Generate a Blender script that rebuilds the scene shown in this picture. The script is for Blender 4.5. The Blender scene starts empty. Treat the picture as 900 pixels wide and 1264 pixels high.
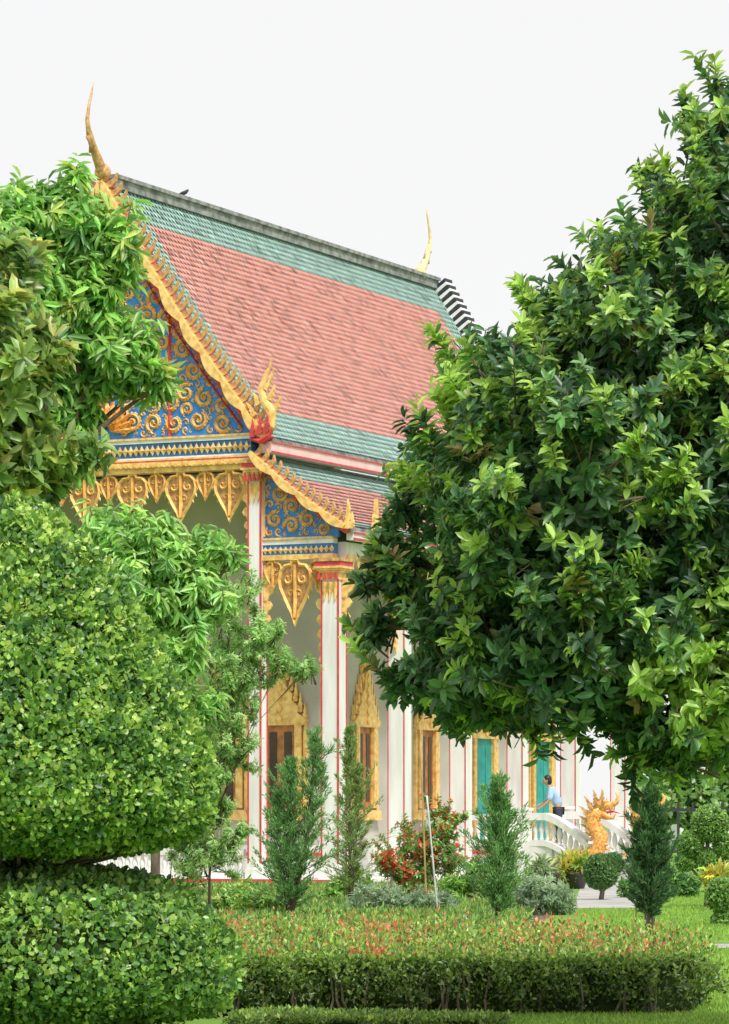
import bpy, math, random
import numpy as np
from mathutils import Vector, Matrix, noise
rng = np.random.default_rng(11); random.seed(5)
SC = bpy.context.scene; COL = SC.collection
F = 4500.0; HZ = 1005.0; CH = 1.6
R = math.radians
def at(px, py, Y): return Vector(((px-450)/F*Y, Y, CH-(py-HZ)/F*Y))
def gy(py): return F*CH/(py-HZ)            # ground distance for a picture row
# ---------------------------------------------------------------- materials
def nd(nt, t, **k):
    n = nt.nodes.new(t)
    for a, b in k.items(): setattr(n, a, b)
    return n
def mat(name, col, rough=.6, metal=0., scale=6., amt=.25, bump=0., col2=None, stretch=None, spec=.5, detail=6):
    m = bpy.data.materials.new(name); m.use_nodes = True; nt = m.node_tree
    p = nt.nodes['Principled BSDF']
    tc = nd(nt, 'ShaderNodeTexCoord'); mp = nd(nt, 'ShaderNodeMapping')
    nt.links.new(tc.outputs['Object'], mp.inputs['Vector'])
    if stretch: mp.inputs['Scale'].default_value = stretch
    no = nd(nt, 'ShaderNodeTexNoise'); no.inputs['Scale'].default_value = scale; no.inputs['Detail'].default_value = detail
    nt.links.new(mp.outputs[0], no.inputs['Vector'])
    rp = nd(nt, 'ShaderNodeValToRGB')
    c2 = col2 if col2 else tuple(c*(1-amt*1.6) for c in col)
    rp.color_ramp.elements[0].position = .32; rp.color_ramp.elements[0].color = (*c2, 1)
    rp.color_ramp.elements[1].position = .62; rp.color_ramp.elements[1].color = (*[min(1, c*(1+amt*.3)) for c in col], 1)
    nt.links.new(no.outputs['Fac'], rp.inputs[0]); nt.links.new(rp.outputs[0], p.inputs['Base Color'])
    p.inputs['Roughness'].default_value = rough; p.inputs['Metallic'].default_value = metal
    p.inputs['Specular IOR Level'].default_value = spec
    if bump:
        b = nd(nt, 'ShaderNodeBump'); b.inputs['Strength'].default_value = bump; b.inputs['Distance'].default_value = .03
        nt.links.new(no.outputs['Fac'], b.inputs['Height']); nt.links.new(b.outputs[0], p.inputs['Normal'])
    return m
def attr_mat(name, rough, trans=0., spec=.5):
    m = bpy.data.materials.new(name); m.use_nodes = True; nt = m.node_tree
    p = nt.nodes['Principled BSDF']; out = nt.nodes['Material Output']
    a = nd(nt, 'ShaderNodeAttribute'); a.attribute_name = 'Col'
    nt.links.new(a.outputs['Color'], p.inputs['Base Color'])
    p.inputs['Roughness'].default_value = rough; p.inputs['Specular IOR Level'].default_value = spec
    if trans:
        t = nd(nt, 'ShaderNodeBsdfTranslucent'); mx = nd(nt, 'ShaderNodeMixShader'); mx.inputs[0].default_value = trans
        hs = nd(nt, 'ShaderNodeHueSaturation'); hs.inputs['Hue'].default_value = .485; hs.inputs['Value'].default_value = 1.6
        nt.links.new(a.outputs['Color'], hs.inputs['Color']); nt.links.new(hs.outputs[0], t.inputs['Color'])
        nt.links.new(p.outputs[0], mx.inputs[1]); nt.links.new(t.outputs[0], mx.inputs[2]); nt.links.new(mx.outputs[0], out.inputs['Surface'])
    return m
M = dict(
 leaf=attr_mat('leaf', .38, .36, .7), leaf_matt=attr_mat('leaf_matt', .6, .38, .3), tile=attr_mat('roof_tile', .5, 0, .4),
 bark=mat('bark', (.17,.13,.09), .9, scale=12, amt=.4, bump=.6, stretch=(1,1,.25)),
 core=mat('dark_filler', (.03,.048,.016), 1, scale=20, amt=.3, spec=0),  # dark solid filling bushes: paints their shaded inside and stops see-through
 gold=mat('gold_paint', (.92,.62,.22), .42, .12, scale=7, amt=.25, bump=.25, col2=(.68,.38,.10)),
 gold2=mat('gold_ochre', (.66,.40,.16), .55, .08, scale=9, amt=.3, bump=.25, col2=(.36,.18,.08)),
 recess=mat('gold_recess', (.50,.26,.09), .6, .05, scale=9, amt=.3),
 pgold=mat('pale_gold', (.85,.68,.38), .5, .1, scale=9, amt=.2, col2=(.6,.42,.2)),
 orange=mat('naga_orange_gold', (.92,.50,.14), .4, .12, scale=16, amt=.3, bump=.5, col2=(.55,.16,.04)),
 blue=mat('blue_mosaic', (.03,.23,.64), .4, scale=5, amt=.3, col2=(.02,.15,.48)),
 red=mat('red_paint', (.66,.06,.07), .5, scale=5, amt=.2),
 pink=mat('fascia_pink', (.82,.58,.58), .6, scale=3, amt=.10),
 white=mat('white_paint', (.80,.79,.78), .6, scale=1.6, amt=.10, col2=(.66,.64,.62), stretch=(3,3,.4)),
 cream=mat('cream_plaster', (.54,.51,.45), .8, scale=.8, amt=.12, col2=(.43,.40,.35)),
 grey=mat('ridge_cement', (.30,.31,.31), .85, scale=4, amt=.4, bump=.4, col2=(.12,.13,.13)),
 teal=mat('teal_door_paint', (.02,.36,.32), .5, scale=3, amt=.2),
 dark=mat('dark_window', (.06,.035,.02), .3, scale=3, amt=.2),
 brown=mat('window_lacquer', (.50,.20,.06), .45, scale=6, amt=.3),
 conc=mat('concrete', (.42,.41,.39), .9, scale=1.2, amt=.2, bump=.2),
 soil=mat('soil', (.13,.10,.065), 1, scale=5, amt=.4, bump=.5),
 cane=mat('bamboo_cane', (.52,.34,.13), .6, scale=10, amt=.3, stretch=(1,1,.2)),
 pole=mat('grey_pole', (.62,.62,.60), .5, scale=4, amt=.15),
 pot=mat('dark_clay_pot', (.06,.055,.055), .5, scale=6, amt=.2),
 skin=mat('skin', (.50,.29,.20), .55, scale=9, amt=.08), hair=mat('hair', (.02,.016,.013), .5, scale=30, amt=.2),
 shirt=mat('blue_shirt', (.42,.60,.86), .8, scale=12, amt=.10), trousers=mat('dark_trousers', (.05,.055,.08), .8, scale=8, amt=.15),
 black=mat('black', (.03,.035,.05), .6, scale=8, amt=.2),
 lawn=mat('lawn_grass', (.18,.32,.05), .95, scale=.9, amt=.25, bump=.4, col2=(.11,.21,.04), spec=.1),
)
# ---------------------------------------------------------------- tagging
def tag(o, label, cat, group=None, kind=None):
    o['label'] = label; o['category'] = cat
    if group: o['group'] = group
    if kind: o['kind'] = kind
    return o
def empty(name, loc, rz=0.):
    o = bpy.data.objects.new(name, None); COL.objects.link(o); o.location = loc; o.rotation_euler = (0,0,rz)
    o.empty_display_size = .2
    return o
def link(name, me, parent=None):
    o = bpy.data.objects.new(name, me); COL.objects.link(o)
    if parent: o.parent = parent
    return o
# ---------------------------------------------------------------- mesh builder
class MB:
    def __init__(s): s.v = []; s.f = []; s.c = []
    def add(s, vs, fs, col=None):
        b = len(s.v); s.v += [tuple(x) for x in vs]; s.f += [tuple(i+b for i in f) for f in fs]
        if col is not None: s.c += [col]*len(vs)
        return s
    def box(s, x0, x1, y0, y1, z0, z1):
        v = [(x,y,z) for z in (z0,z1) for y in (y0,y1) for x in (x0,x1)]
        return s.add(v, [(0,2,3,1),(4,5,7,6),(0,1,5,4),(2,6,7,3),(0,4,6,2),(1,3,7,5)])
    def prism(s, pts, o, a, b, c, t0, t1):
        o, a, b, c = map(Vector, (o,a,b,c)); n = len(pts)
        v = [o+a*p[0]+b*p[1]+c*t0 for p in pts]+[o+a*p[0]+b*p[1]+c*t1 for p in pts]
        return s.add(v, [tuple(range(n)), tuple(range(2*n-1, n-1, -1))]+[(i,i+n,(i+1)%n+n,(i+1)%n) for i in range(n)])
    def tube(s, path, rad, n=8, sq=(1,1)):
        path = [Vector(p) for p in path]; k = len(path); vs = []; up = None
        for i, p in enumerate(path):
            t = (path[min(i+1,k-1)]-path[max(i-1,0)]).normalized()
            if up is None:
                up = Vector((0,1,0)) if abs(t.y) < .8 else Vector((1,0,0))
            up = (up - t*up.dot(t)).normalized(); side = t.cross(up)
            r = rad[i] if hasattr(rad, '__len__') else rad
            for j in range(n):
                a = 2*math.pi*j/n; vs.append(p+up*(r*sq[0]*math.cos(a))+side*(r*sq[1]*math.sin(a)))
        fs = [(i*n+j, i*n+(j+1)%n, (i+1)*n+(j+1)%n, (i+1)*n+j) for i in range(k-1) for j in range(n)]
        fs += [tuple(range(n-1,-1,-1)), tuple((k-1)*n+j for j in range(n))]
        return s.add(vs, fs)
    def lathe(s, prof, o=(0,0,0), n=12):
        o = Vector(o); k = len(prof)
        vs = [o+Vector((r*math.cos(2*math.pi*j/n), r*math.sin(2*math.pi*j/n), z)) for r, z in prof for j in range(n)]
        fs = [(i*n+j, i*n+(j+1)%n, (i+1)*n+(j+1)%n, (i+1)*n+j) for i in range(k-1) for j in range(n)]
        fs += [tuple(range(n-1,-1,-1)), tuple((k-1)*n+j for j in range(n))]
        return s.add(vs, fs)
    def ball(s, c, r, n=10, m=7):
        c = Vector(c); r = Vector(r) if hasattr(r, '__len__') else Vector((r,r,r)); vs = []
        for i in range(m+1):
            th = math.pi*i/m
            for j in range(n):
                a = 2*math.pi*j/n; vs.append(c+Vector((r.x*max(.02,math.sin(th))*math.cos(a), r.y*max(.02,math.sin(th))*math.sin(a), -r.z*math.cos(th))))
        fs = [(i*n+j, i*n+(j+1)%n, (i+1)*n+(j+1)%n, (i+1)*n+j) for i in range(m) for j in range(n)]
        fs += [tuple(range(n-1,-1,-1)), tuple(m*n+j for j in range(n))]
        return s.add(vs, fs)
    def relief(s, path, wid, d, h, sgn=-1):
        """raised ridge ribbon lying on a facade plane (u,z) at depth d"""
        k = len(path); vs = []
        for i, (x, z) in enumerate(path):
            a = path[max(i-1,0)]; b = path[min(i+1,k-1)]; tx, tz = b[0]-a[0], b[1]-a[1]; l = math.hypot(tx,tz) or 1
            nx, nz = -tz/l, tx/l; w = wid[i] if hasattr(wid,'__len__') else wid
            vs += [(x+nx*w, d, z+nz*w), (x, d+sgn*h, z), (x-nx*w, d, z-nz*w)]
        fs = []
        for i in range(k-1):
            q = 3*i; fs += [(q,q+1,q+4,q+3),(q+1,q+2,q+5,q+4)]
        return s.add(vs, fs)
    def build(s, name, material, parent=None, smooth=False):
        me = bpy.data.meshes.new(name); me.from_pydata(s.v, [], s.f); me.materials.append(material)
        if s.c:
            ca = me.color_attributes.new('Col', 'FLOAT_COLOR', 'POINT')
            ca.data.foreach_set('color', np.array([(c[0],c[1],c[2],1) for c in s.c], dtype=np.float32).ravel())
        if smooth: me.polygons.foreach_set('use_smooth', [True]*len(me.polygons))
        me.update()
        return link(name, me, parent)
# ---------------------------------------------------------------- foliage
def nrm(a): return a/(np.linalg.norm(a, axis=1, keepdims=True)+1e-9)
T6 = (np.array([(0,0,0),(-.42,.28,.10),(-.46,.66,.10),(0,1,-.06),(.46,.66,.10),(.42,.28,.10),(0,.5,.0)]), [(0,6,1),(6,2,1),(6,3,2),(0,5,6),(6,5,4),(6,4,3)])
T2 = (np.array([(0,0,0),(-.5,.5,.10),(0,1,0),(.5,.5,.10)]), [(0,2,1),(0,3,2)])
T4 = (np.array([(0,0,0),(-.48,.4,.08),(-.32,.8,.06),(0,1,-.03),(.32,.8,.06),(.48,.4,.08)]), [(0,3,1),(1,3,2),(0,5,3),(5,4,3)])
def leaf_mesh(name, P, D, N, L, W, C, material, parent=None, T=T2):
    tv, tf = T; n = len(P); k = len(tv); D = nrm(D); Z = nrm(N-(N*D).sum(1,keepdims=True)*D); X = np.cross(D, Z)
    L = np.broadcast_to(L, (n,)); W = np.broadcast_to(W, (n,))
    V = P[:,None,:] + X[:,None,:]*(tv[None,:,0,None]*W[:,None,None]) + D[:,None,:]*(tv[None,:,1,None]*L[:,None,None]) + Z[:,None,:]*(tv[None,:,2,None]*L[:,None,None])
    tf = np.array(tf); idx = (tf[None]+(np.arange(n)*k)[:,None,None]).reshape(-1)
    me = bpy.data.meshes.new(name); me.vertices.add(n*k); me.vertices.foreach_set('co', V.astype(np.float32).ravel())
    nf = n*len(tf); me.loops.add(nf*3); me.loops.foreach_set('vertex_index', idx.astype(np.int32))
    me.polygons.add(nf); me.polygons.foreach_set('loop_start', (np.arange(nf)*3).astype(np.int32))
    try: me.polygons.foreach_set('loop_total', np.full(nf,3,dtype=np.int32))
    except Exception: pass
    me.update(calc_edges=True)
    ca = me.color_attributes.new('Col', 'FLOAT_COLOR', 'POINT')
    cc = np.ones((n,k,4), dtype=np.float32); cc[:,:,:3] = C[:,None,:]; ca.data.foreach_set('color', cc.ravel())
    me.materials.append(material)
    return link(name, me, parent)
def inlobe(p, c, r): return 1-np.linalg.norm(p[:,None,:]-c[None], axis=2)/r[None]
def lobe_points(lobes, n, shell=.45, gap=0.):
    c = np.array([l[0] for l in lobes], float); r = np.array([l[1] for l in lobes], float)
    w = r**2; w /= w.sum(); P = []; S = []; tot = 0; fr = 2.6/np.median(r)
    while tot < n:
        m = n*2; i = rng.choice(len(lobes), m, p=w); d = nrm(rng.normal(size=(m,3)))
        q = 1-shell*rng.random(m)**1.4+.08*rng.normal(size=m)
        rr = r[i]*q*(1+.16*np.sin(d[:,0]*5+i)*np.cos(d[:,2]*6+2*i)); p = c[i]+d*rr[:,None]
        dep = inlobe(p, c, r); dep[np.arange(m), i] = -1
        keep = (dep.max(1) < .30) | (rng.random(m) < .12)
        if gap:
            fld = np.sin(p[:,0]*fr*1.9+1)+np.sin(p[:,1]*fr*1.7+p[:,2]*fr*.6)+np.sin(p[:,2]*fr*2.1+p[:,0]*fr*.8)
            keep &= (fld > -3+gap*3) | (rng.random(m) < .15)
        P.append(p[keep]); S.append(d[keep]); tot += keep.sum()
    return np.concatenate(P)[:n], np.concatenate(S)[:n]
def spray(P, S, nl, L, W, spread=(35,105), droop=0., lj=.3):
    idx = np.repeat(np.arange(len(P)), nl); m = len(idx); s = S[idx]; r = rng.normal(size=(m,3)); pr = nrm(r-(r*s).sum(1,keepdims=True)*s)
    th = np.radians(rng.uniform(*spread, size=m))[:,None]
    D = s*np.cos(th)+pr*np.sin(th); N = s*np.sin(th)-pr*np.cos(th)+rng.normal(size=(m,3))*.25; D[:,2] -= droop
    sc = 1+lj*rng.uniform(-1,1,m); l = L*sc; w = W*sc
    B = P[idx]+s*(rng.uniform(-1.0,.3,m)*L)[:,None]
    return B, D, N, l, w, idx
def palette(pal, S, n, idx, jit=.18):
    cols = np.array([p[0] for p in pal]); w = np.array([p[1] for p in pal])[None]+np.array([p[2] for p in pal])[None]*np.clip(S[:,2:3],0,1)  # upward shoots favour paler leaves: new growth plus top light put into the colour
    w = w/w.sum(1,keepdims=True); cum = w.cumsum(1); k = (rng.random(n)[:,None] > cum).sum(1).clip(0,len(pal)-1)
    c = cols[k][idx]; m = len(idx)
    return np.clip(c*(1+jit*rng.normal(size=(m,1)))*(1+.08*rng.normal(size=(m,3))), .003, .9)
def wl(lobes, Y, depth=1.):
    out = []
    for l in lobes:
        dy = l[3] if len(l) > 3 else random.uniform(-.5,.5)*l[2]*Y/F*depth
        out.append((tuple(at(l[0], l[1], Y+dy)), l[2]*Y/F))
    return out
def make_tree(name, label, cat, trunk_px, Y, lobes, n, nl, L, W, pal, rtr=.12, mt='leaf', T=T6, spread=(35,105), droop=0., up=.4, group=None, shell=.45, depth=1., limbs=True, sprigs=0, gap=0., young=None, sl=.75, yf=.45, perleaf=False):
    x = (trunk_px-450)/F*Y; root = empty(name, (x,Y,0)); tag(root, label, cat, group)
    lw = wl(lobes, Y, depth); o = Vector((x,Y,0))
    P, S = lobe_points(lw, n, shell, gap)
    c = np.array([l[0] for l in lw]); r = np.array([l[1] for l in lw])
    S = nrm(S+np.array([0,0,up])+rng.normal(size=S.shape)*.35)
    new = np.zeros(len(P), bool)
    tb = MB()
    if sprigs:
        m = inlobe(P, c, r).max(1); cand = np.where(m < .07)[0]; pick = rng.choice(cand, sprigs); s = nrm(S[pick]+np.array([0,0,.55])+rng.normal(size=(sprigs,3))*.25); ln = rng.uniform(.4,1.0,sprigs)
        for j in (1,2,3,4):
            k = ln > .25*j-.2; P = np.concatenate([P, P[pick][k]+s[k]*(j*L*sl)]); S = np.concatenate([S, s[k]]); new = np.concatenate([new, rng.random(k.sum()) < yf])
        for a, b in zip(P[pick], s): tb.tube([tuple(a-b*.2-np.array([x,Y,0])), tuple(a+b*L*3.4*sl-np.array([x,Y,0]))], [.007,.003], 4)
    B, D, N, l, w, idx = spray(P, S, nl, L, W, spread, droop)
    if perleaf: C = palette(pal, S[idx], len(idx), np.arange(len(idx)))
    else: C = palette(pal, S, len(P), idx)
    if young:
        px = 450+P[:,0]/P[:,1]*F; py = HZ-(P[:,2]-CH)/P[:,1]*F
        for a, b, q in young[1]: new |= (np.hypot(px-a, py-b) < q) & (rng.random(len(P)) < .6)
        yc = np.array(young[0]); ni = new[idx]; C[ni] = np.clip(yc*(1+.2*rng.normal(size=(ni.sum(),1))), .01,.9)
    B = B-np.array([x,Y,0])
    cz = np.mean([q[0][2] for q in lw]); cx = np.mean([q[0][0] for q in lw]); hub = Vector((x*.6+cx*.4-x, 0, cz*.75))
    pts = [Vector((0,0,-.05)), Vector((.04*rtr*8,0,hub.z*.4)), hub]
    tb.tube(pts, [rtr*1.25, rtr, rtr*.75], 10)
    if limbs:
        for cc, rr in lw:
            e = Vector(cc)-o; m1 = hub.lerp(e,.5)+Vector((random.uniform(-.1,.1),random.uniform(-.1,.1),.12*rr)); s0 = pts[1].lerp(hub, random.uniform(.6,1))
            tb.tube([s0, m1, e], [rtr*.5, rtr*.3, rtr*.14], 6)
            for q in range(7):
                dv = Vector(nrm(rng.normal(size=(1,3)))[0]); dv.z = abs(dv.z)*.6
                tb.tube([m1.lerp(e,.3+.1*q), e+dv*rr*.45, e+dv*rr*.85], [rtr*.15, rtr*.08, rtr*.03], 5)
    tb.build('trunk', M['bark'], root, True)
    leaf_mesh('crown', B, D, N, l, w, C, M[mt], root, T)
    return root
# ================================================================ SETTING
gm = MB(); gm.add([(-1500,-50,0),(1500,-50,0),(1500,3000,0),(-1500,3000,0)], [(0,1,2,3)])
o = gm.build('ground', M['lawn']); o['kind'] = 'structure'
pm = MB(); pm.add([(3.55,62,.004),(4.75,62,.004),(7.2,92,.004),(5.6,93,.004)], [(0,1,2,3)]); pm.add([(2.9,43.2,.004),(6,43.8,.004),(6,45.3,.004),(2.9,44.5,.004)], [(0,1,2,3)])
o = pm.build('path', M['conc']); o['kind'] = 'structure'
sm = MB(); sm.add([(-6,28.7,.003),(2.6,28.7,.003),(3.0,41,.003),(2.2,47,.003),(3.3,63,.003),(4.4,80,.003),(-9,80,.003)], [(0,1,2,3,4,5,6)])
o = sm.build('planting_bed', M['soil']); o['kind'] = 'structure'
# ================================================================ TEMPLE
ANG = math.atan2(.431,.902)
T0 = Vector((-2.493,85,0))
temple = empty('temple_hall', T0, -ANG)
tag(temple, 'tall thai temple hall with steep red and green tiled roof and gold on blue gable', 'temple')
def P(u, d, z=0.): return T0+Vector((.902*u+.431*d, -.431*u+.902*d, z))
DL = 18.7
def cM(t): return (-4+4.35*t, 16.6-6.25*t-.30*math.sin(math.pi*t))
def cW(t): return (2.45*t, 10.0-1.8*t-.10*math.sin(math.pi*t))
def mir(c): return lambda t: (-8-c(t)[0], c(t)[1])
GREEN = (.28,.46,.40); RED = (.70,.27,.21)
def tiles(c, d0, d1, gt, gb, gs, name):
    mb = MB(); K = 200; S = [0]
    for i in range(K):
        a, b = c(i/K), c((i+1)/K); S.append(S[-1]+math.hypot(b[0]-a[0], b[1]-a[1]))
    tot = S[-1]
    def pos(s):
        s = max(0, min(tot, s)); i = max(0, min(K-1, int(np.searchsorted(S, s, side='right'))-1)); f = (s-S[i])/(S[i+1]-S[i]); return c((i+f)/K)
    def n2(s):
        s = max(.06, min(tot-.06, s))
        a, b = pos(s-.05), pos(s+.05); dx, dz = b[0]-a[0], b[1]-a[1]; l = math.hypot(dx,dz) or 1
        n = (-dz/l, dx/l)
        return n if n[1] > 0 else (-n[0], -n[1])
    cl = .17; w = .18; rows = int(tot/cl)
    for r in range(rows+1):
        s = r*cl; off = (r%2)*w/2
        if s > tot-.05: continue
        top = pos(s); mid = pos(s+cl*.45); bot = pos(s+cl*1.35); n = n2(s+cl/2)
        def q(p, dd, h): return (p[0]+n[0]*h, dd, p[1]+n[1]*h)
        for k in range(int((d1-d0)/w)+1):
            dc = d0+k*w+off+w/2
            if dc > d1: continue
            jt = random.uniform(0,.006)
            g = s < gt or s > tot-gb or dc < d0+gs or dc > d1-gs
            base = GREEN if g else RED; j = random.gauss(1,.09)
            if random.random() < .08: j *= .60
            if random.random() < .05: j *= 1.2
            wh = .05*random.random()
            col = (base[0]*j*random.uniform(.95,1.05)+wh, base[1]*j+wh, base[2]*j*random.uniform(.93,1.07)+wh)
            hw = w*.45
            mb.add([q(top,dc-hw,.008),q(top,dc+hw,.008),q(mid,dc+hw,.028+jt),q(bot,dc,.050+jt),q(mid,dc-hw,.028+jt)], [(0,1,2,3,4)], col)
    return mb.build(name, M['tile'], temple)
tiles(cM, .1, DL, .95, 1.0, .95, 'upper_roof_tiles')
tiles(mir(cM), .1, DL, .95, 1.0, .95, 'upper_roof_tiles')
tiles(cW, 0, DL-.2, .75, .35, .3, 'lower_roof_tiles')
tiles(mir(cW), 0, DL-.2, .75, .35, .3, 'lower_roof_tiles')
def slab(c, d0, d1, th, name, m):
    mb = MB(); n = 14; vs = []
    for i in range(n+1):
        u, z = c(i/n); vs += [(u,d0,z-.01),(u,d1,z-.01),(u,d1,z-th),(u,d0,z-th)]
    fs = []
    for i in range(n):
        a = 4*i
        for j in range(4): fs.append((a+j, a+(j+1)%4, a+4+(j+1)%4, a+4+j))
    fs += [(0,1,2,3),(4*n+3,4*n+2,4*n+1,4*n)]
    mb.add(vs, fs); return mb.build(name, m, temple)
for c in (cM, mir(cM)): slab(c, .05, DL, .18, 'roof_deck', M['grey'])
for c in (cW, mir(cW)): slab(c, -.05, DL-.2, .14, 'roof_deck', M['grey'])
rb = MB(); rb.box(-4.16,-3.84,.1,DL,16.52,16.74); rb.box(-4.22,-3.78,.08,DL+.02,16.74,16.83)
for k in range(60): rb.box(-4.1,-3.9,.2+k*.31,.36+k*.31,16.83,16.86)
rb.build('roof_ridge', M['grey'], temple)
for s in (1,-1):
    f = lambda u: u if s > 0 else -8-u
    a, b = sorted((f(.05), f(.36)))
    mb = MB(); mb.box(a,b,.0,DL,10.02,10.28); mb.build('eave_fascia', M['pink'], temple)
    mb = MB(); a, b = sorted((f(.36), f(.39))); mb.box(a,b,.0,DL,10.02,10.06); mb.box(a,b,0,DL,10.25,10.28); mb.build('fascia_stripe', M['red'], temple)
    a, b = sorted((f(2.28), f(2.46))); mb = MB(); mb.box(a,b,.05,DL-.2,7.92,8.12); mb.build('eave_fascia', M['white'], temple)
    a, b = sorted((f(2.46), f(2.49))); mb = MB(); mb.box(a,b,.05,DL-.2,7.92,7.97); mb.box(a,b,.05,DL-.2,8.07,8.11); mb.build('fascia_stripe', M['red'], temple)
def barge(c, d0, d1, out, inn, wave, m, name, nw=9, t0=0., t1=1.):
    mb = MB(); n = 120; vs = []
    for i in range(n+1):
        t = t0+(t1-t0)*i/n; u, z = c(t); a = c(max(0,t-.01)); b = c(min(1,t+.01)); dx, dz = b[0]-a[0], b[1]-a[1]; l = math.hypot(dx,dz); nx, nz = -dz/l, dx/l
        if nz < 0: nx, nz = -nx, -nz
        w = inn+wave*abs(math.sin(math.pi*nw*i/n))
        vs += [(u+nx*out,d0,z+nz*out),(u+nx*out,d1,z+nz*out),(u-nx*w,d1,z-nz*w),(u-nx*w,d0,z-nz*w)]
    fs = []
    for i in range(n):
        a = 4*i
        for j in range(4): fs.append((a+j, a+(j+1)%4, a+4+(j+1)%4, a+4+j))
    fs += [(0,1,2,3),(4*n+3,4*n+2,4*n+1,4*n)]
    mb.add(vs, fs); return mb.build(name, m, temple)
fin = MB(); fin.prism([(-.07,0),(.07,0),(.10,.14),(.05,.28),(-.12,.42),(-.05,.27),(-.06,.13)], (0,0,0), (1,0,0), (0,0,1), (0,1,0), -.05, .05)
fo = fin.build('roof_fin', M['gold2'], temple); fme = fo.data; first = [True]
def fins(c, n, d, out, sc=1.):
    for i in range(n):
        t = (i+.6)/n; u, z = c(t); a = c(max(0,t-.01)); b = c(min(1,t+.01)); dx, dz = b[0]-a[0], b[1]-a[1]; l = math.hypot(dx,dz); ax = Vector((dx/l,0,dz/l)); nz = Vector((-ax.z,0,ax.x))
        if nz.z < 0: nz = -nz
        yy = nz.cross(ax)
        if first[0]: ob = fo; first[0] = False
        else: ob = link('roof_fin', fme, temple)
        Mx = Matrix((ax*sc, yy, nz*sc)).transposed().to_4x4(); Mx.translation = Vector((u,d,z))+nz*out
        ob.matrix_basis = Mx
for c in (cM, mir(cM)):
    barge(c, -.40, -.16, .06, .05, .12, M['gold'], 'bargeboard', 8)
    barge(c, -.16, .08, .05, .22, 0, M['red'], 'bargeboard_backing')
    fins(c, 34, -.24, .05, .92)
for c in (cW, mir(cW)):
    barge(c, -.46, -.26, .05, .05, .09, M['gold'], 'bargeboard', 4)
    barge(c, -.26, -.04, .04, .16, 0, M['red'], 'bargeboard_backing', 5)
    fins(c, 14, -.34, .05, .7)
for c in (cM, mir(cM)):
    barge(c, DL-.02, DL+.4, .20, .2, .0, M['white'], 'bargeboard')
    mb = MB(); m2 = MB()
    for i in range(38):
        t = (i+.5)/38; u, z = c(t); sg = 1 if u > -4 else -1
        mb.prism([(-.045,.0),(.045,.0),(.02,.40),(-.06,.44)], (u,DL-.08,z), (sg*.57,0,-.82), (sg*.82,0,.57), (0,1,0), 0, .52)
        m2.prism([(.05,.0),(.15,.0),(.13,.39),(.05,.41)], (u,DL-.09,z), (sg*.57,0,-.82), (sg*.82,0,.57), (0,1,0), 0, .52)
    ob = mb.build('rear_fin_row', M['black'], temple); ob['kind'] = 'stuff'
    ob = m2.build('rear_fin_spacer_row', M['white'], temple); ob['kind'] = 'stuff'
# finials
def chofa(d, s, cv=1., ht=1.):
    mb = MB()
    pts = [(0,0,-.25),(0,-.12,.1),(0,-.42,.45),(0,-.66,.8),(0,-.74,1.1),(0,-.66,1.45),(0,-.52,1.8),(0,-.44,2.04)]
    mb.tube([(-4+p[0], d+s*p[1]*cv, 16.85+p[2]*ht) for p in pts], [.13,.13,.10,.07,.05,.036,.024,.008], 8)
    mb.prism([(.30*cv,.45),(.50*cv,.44),(.62*cv,.34),(.60*cv,.56),(.78*cv,.70),(.62*cv,.78),(.66*cv,.95),(.52*cv,.8)], (-4,d,16.85), (0,-s,0), (0,0,1), (1,0,0), -.03, .03)
    mb.ball((-4,d,16.82),(.2,.2,.22))
    return mb.build('gable_finial', M['gold2'] if s > 0 else M['pgold'], temple, True)
chofa(-.25, 1); chofa(17.75, -1, 1., .95)
flame = [(-.28,0),(.26,0),(.34,.18),(.26,.42),(.36,.5),(.30,.72),(.18,.86),(.22,1.05),(.16,1.3),(.02,1.62),(.02,1.2),(-.08,1.0),(-.04,.8),(-.2,.7),(-.16,.5),(-.32,.36),(-.26,.18)]
def flame_set(o, a, m, sc, name='corner_finial', par=None, thin=.62):
    mb = MB(); v = Vector(a); cr = v.cross(Vector((0,0,1)))
    mb.prism([(x*sc*thin,y*sc) for x,y in flame], o, a, (0,0,1), cr, -.05, .05)
    mb.prism([(x*sc*.42,y*sc*.55) for x,y in flame], Vector(o)+v*.26*sc, a, (0,0,1), cr, -.04, .04)
    mb.prism([(x*sc*.36,y*sc*.40) for x,y in flame], Vector(o)-v*.22*sc, a, (0,0,1), cr, -.04, .04)
    return mb.build(name, m, par or temple)
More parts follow.
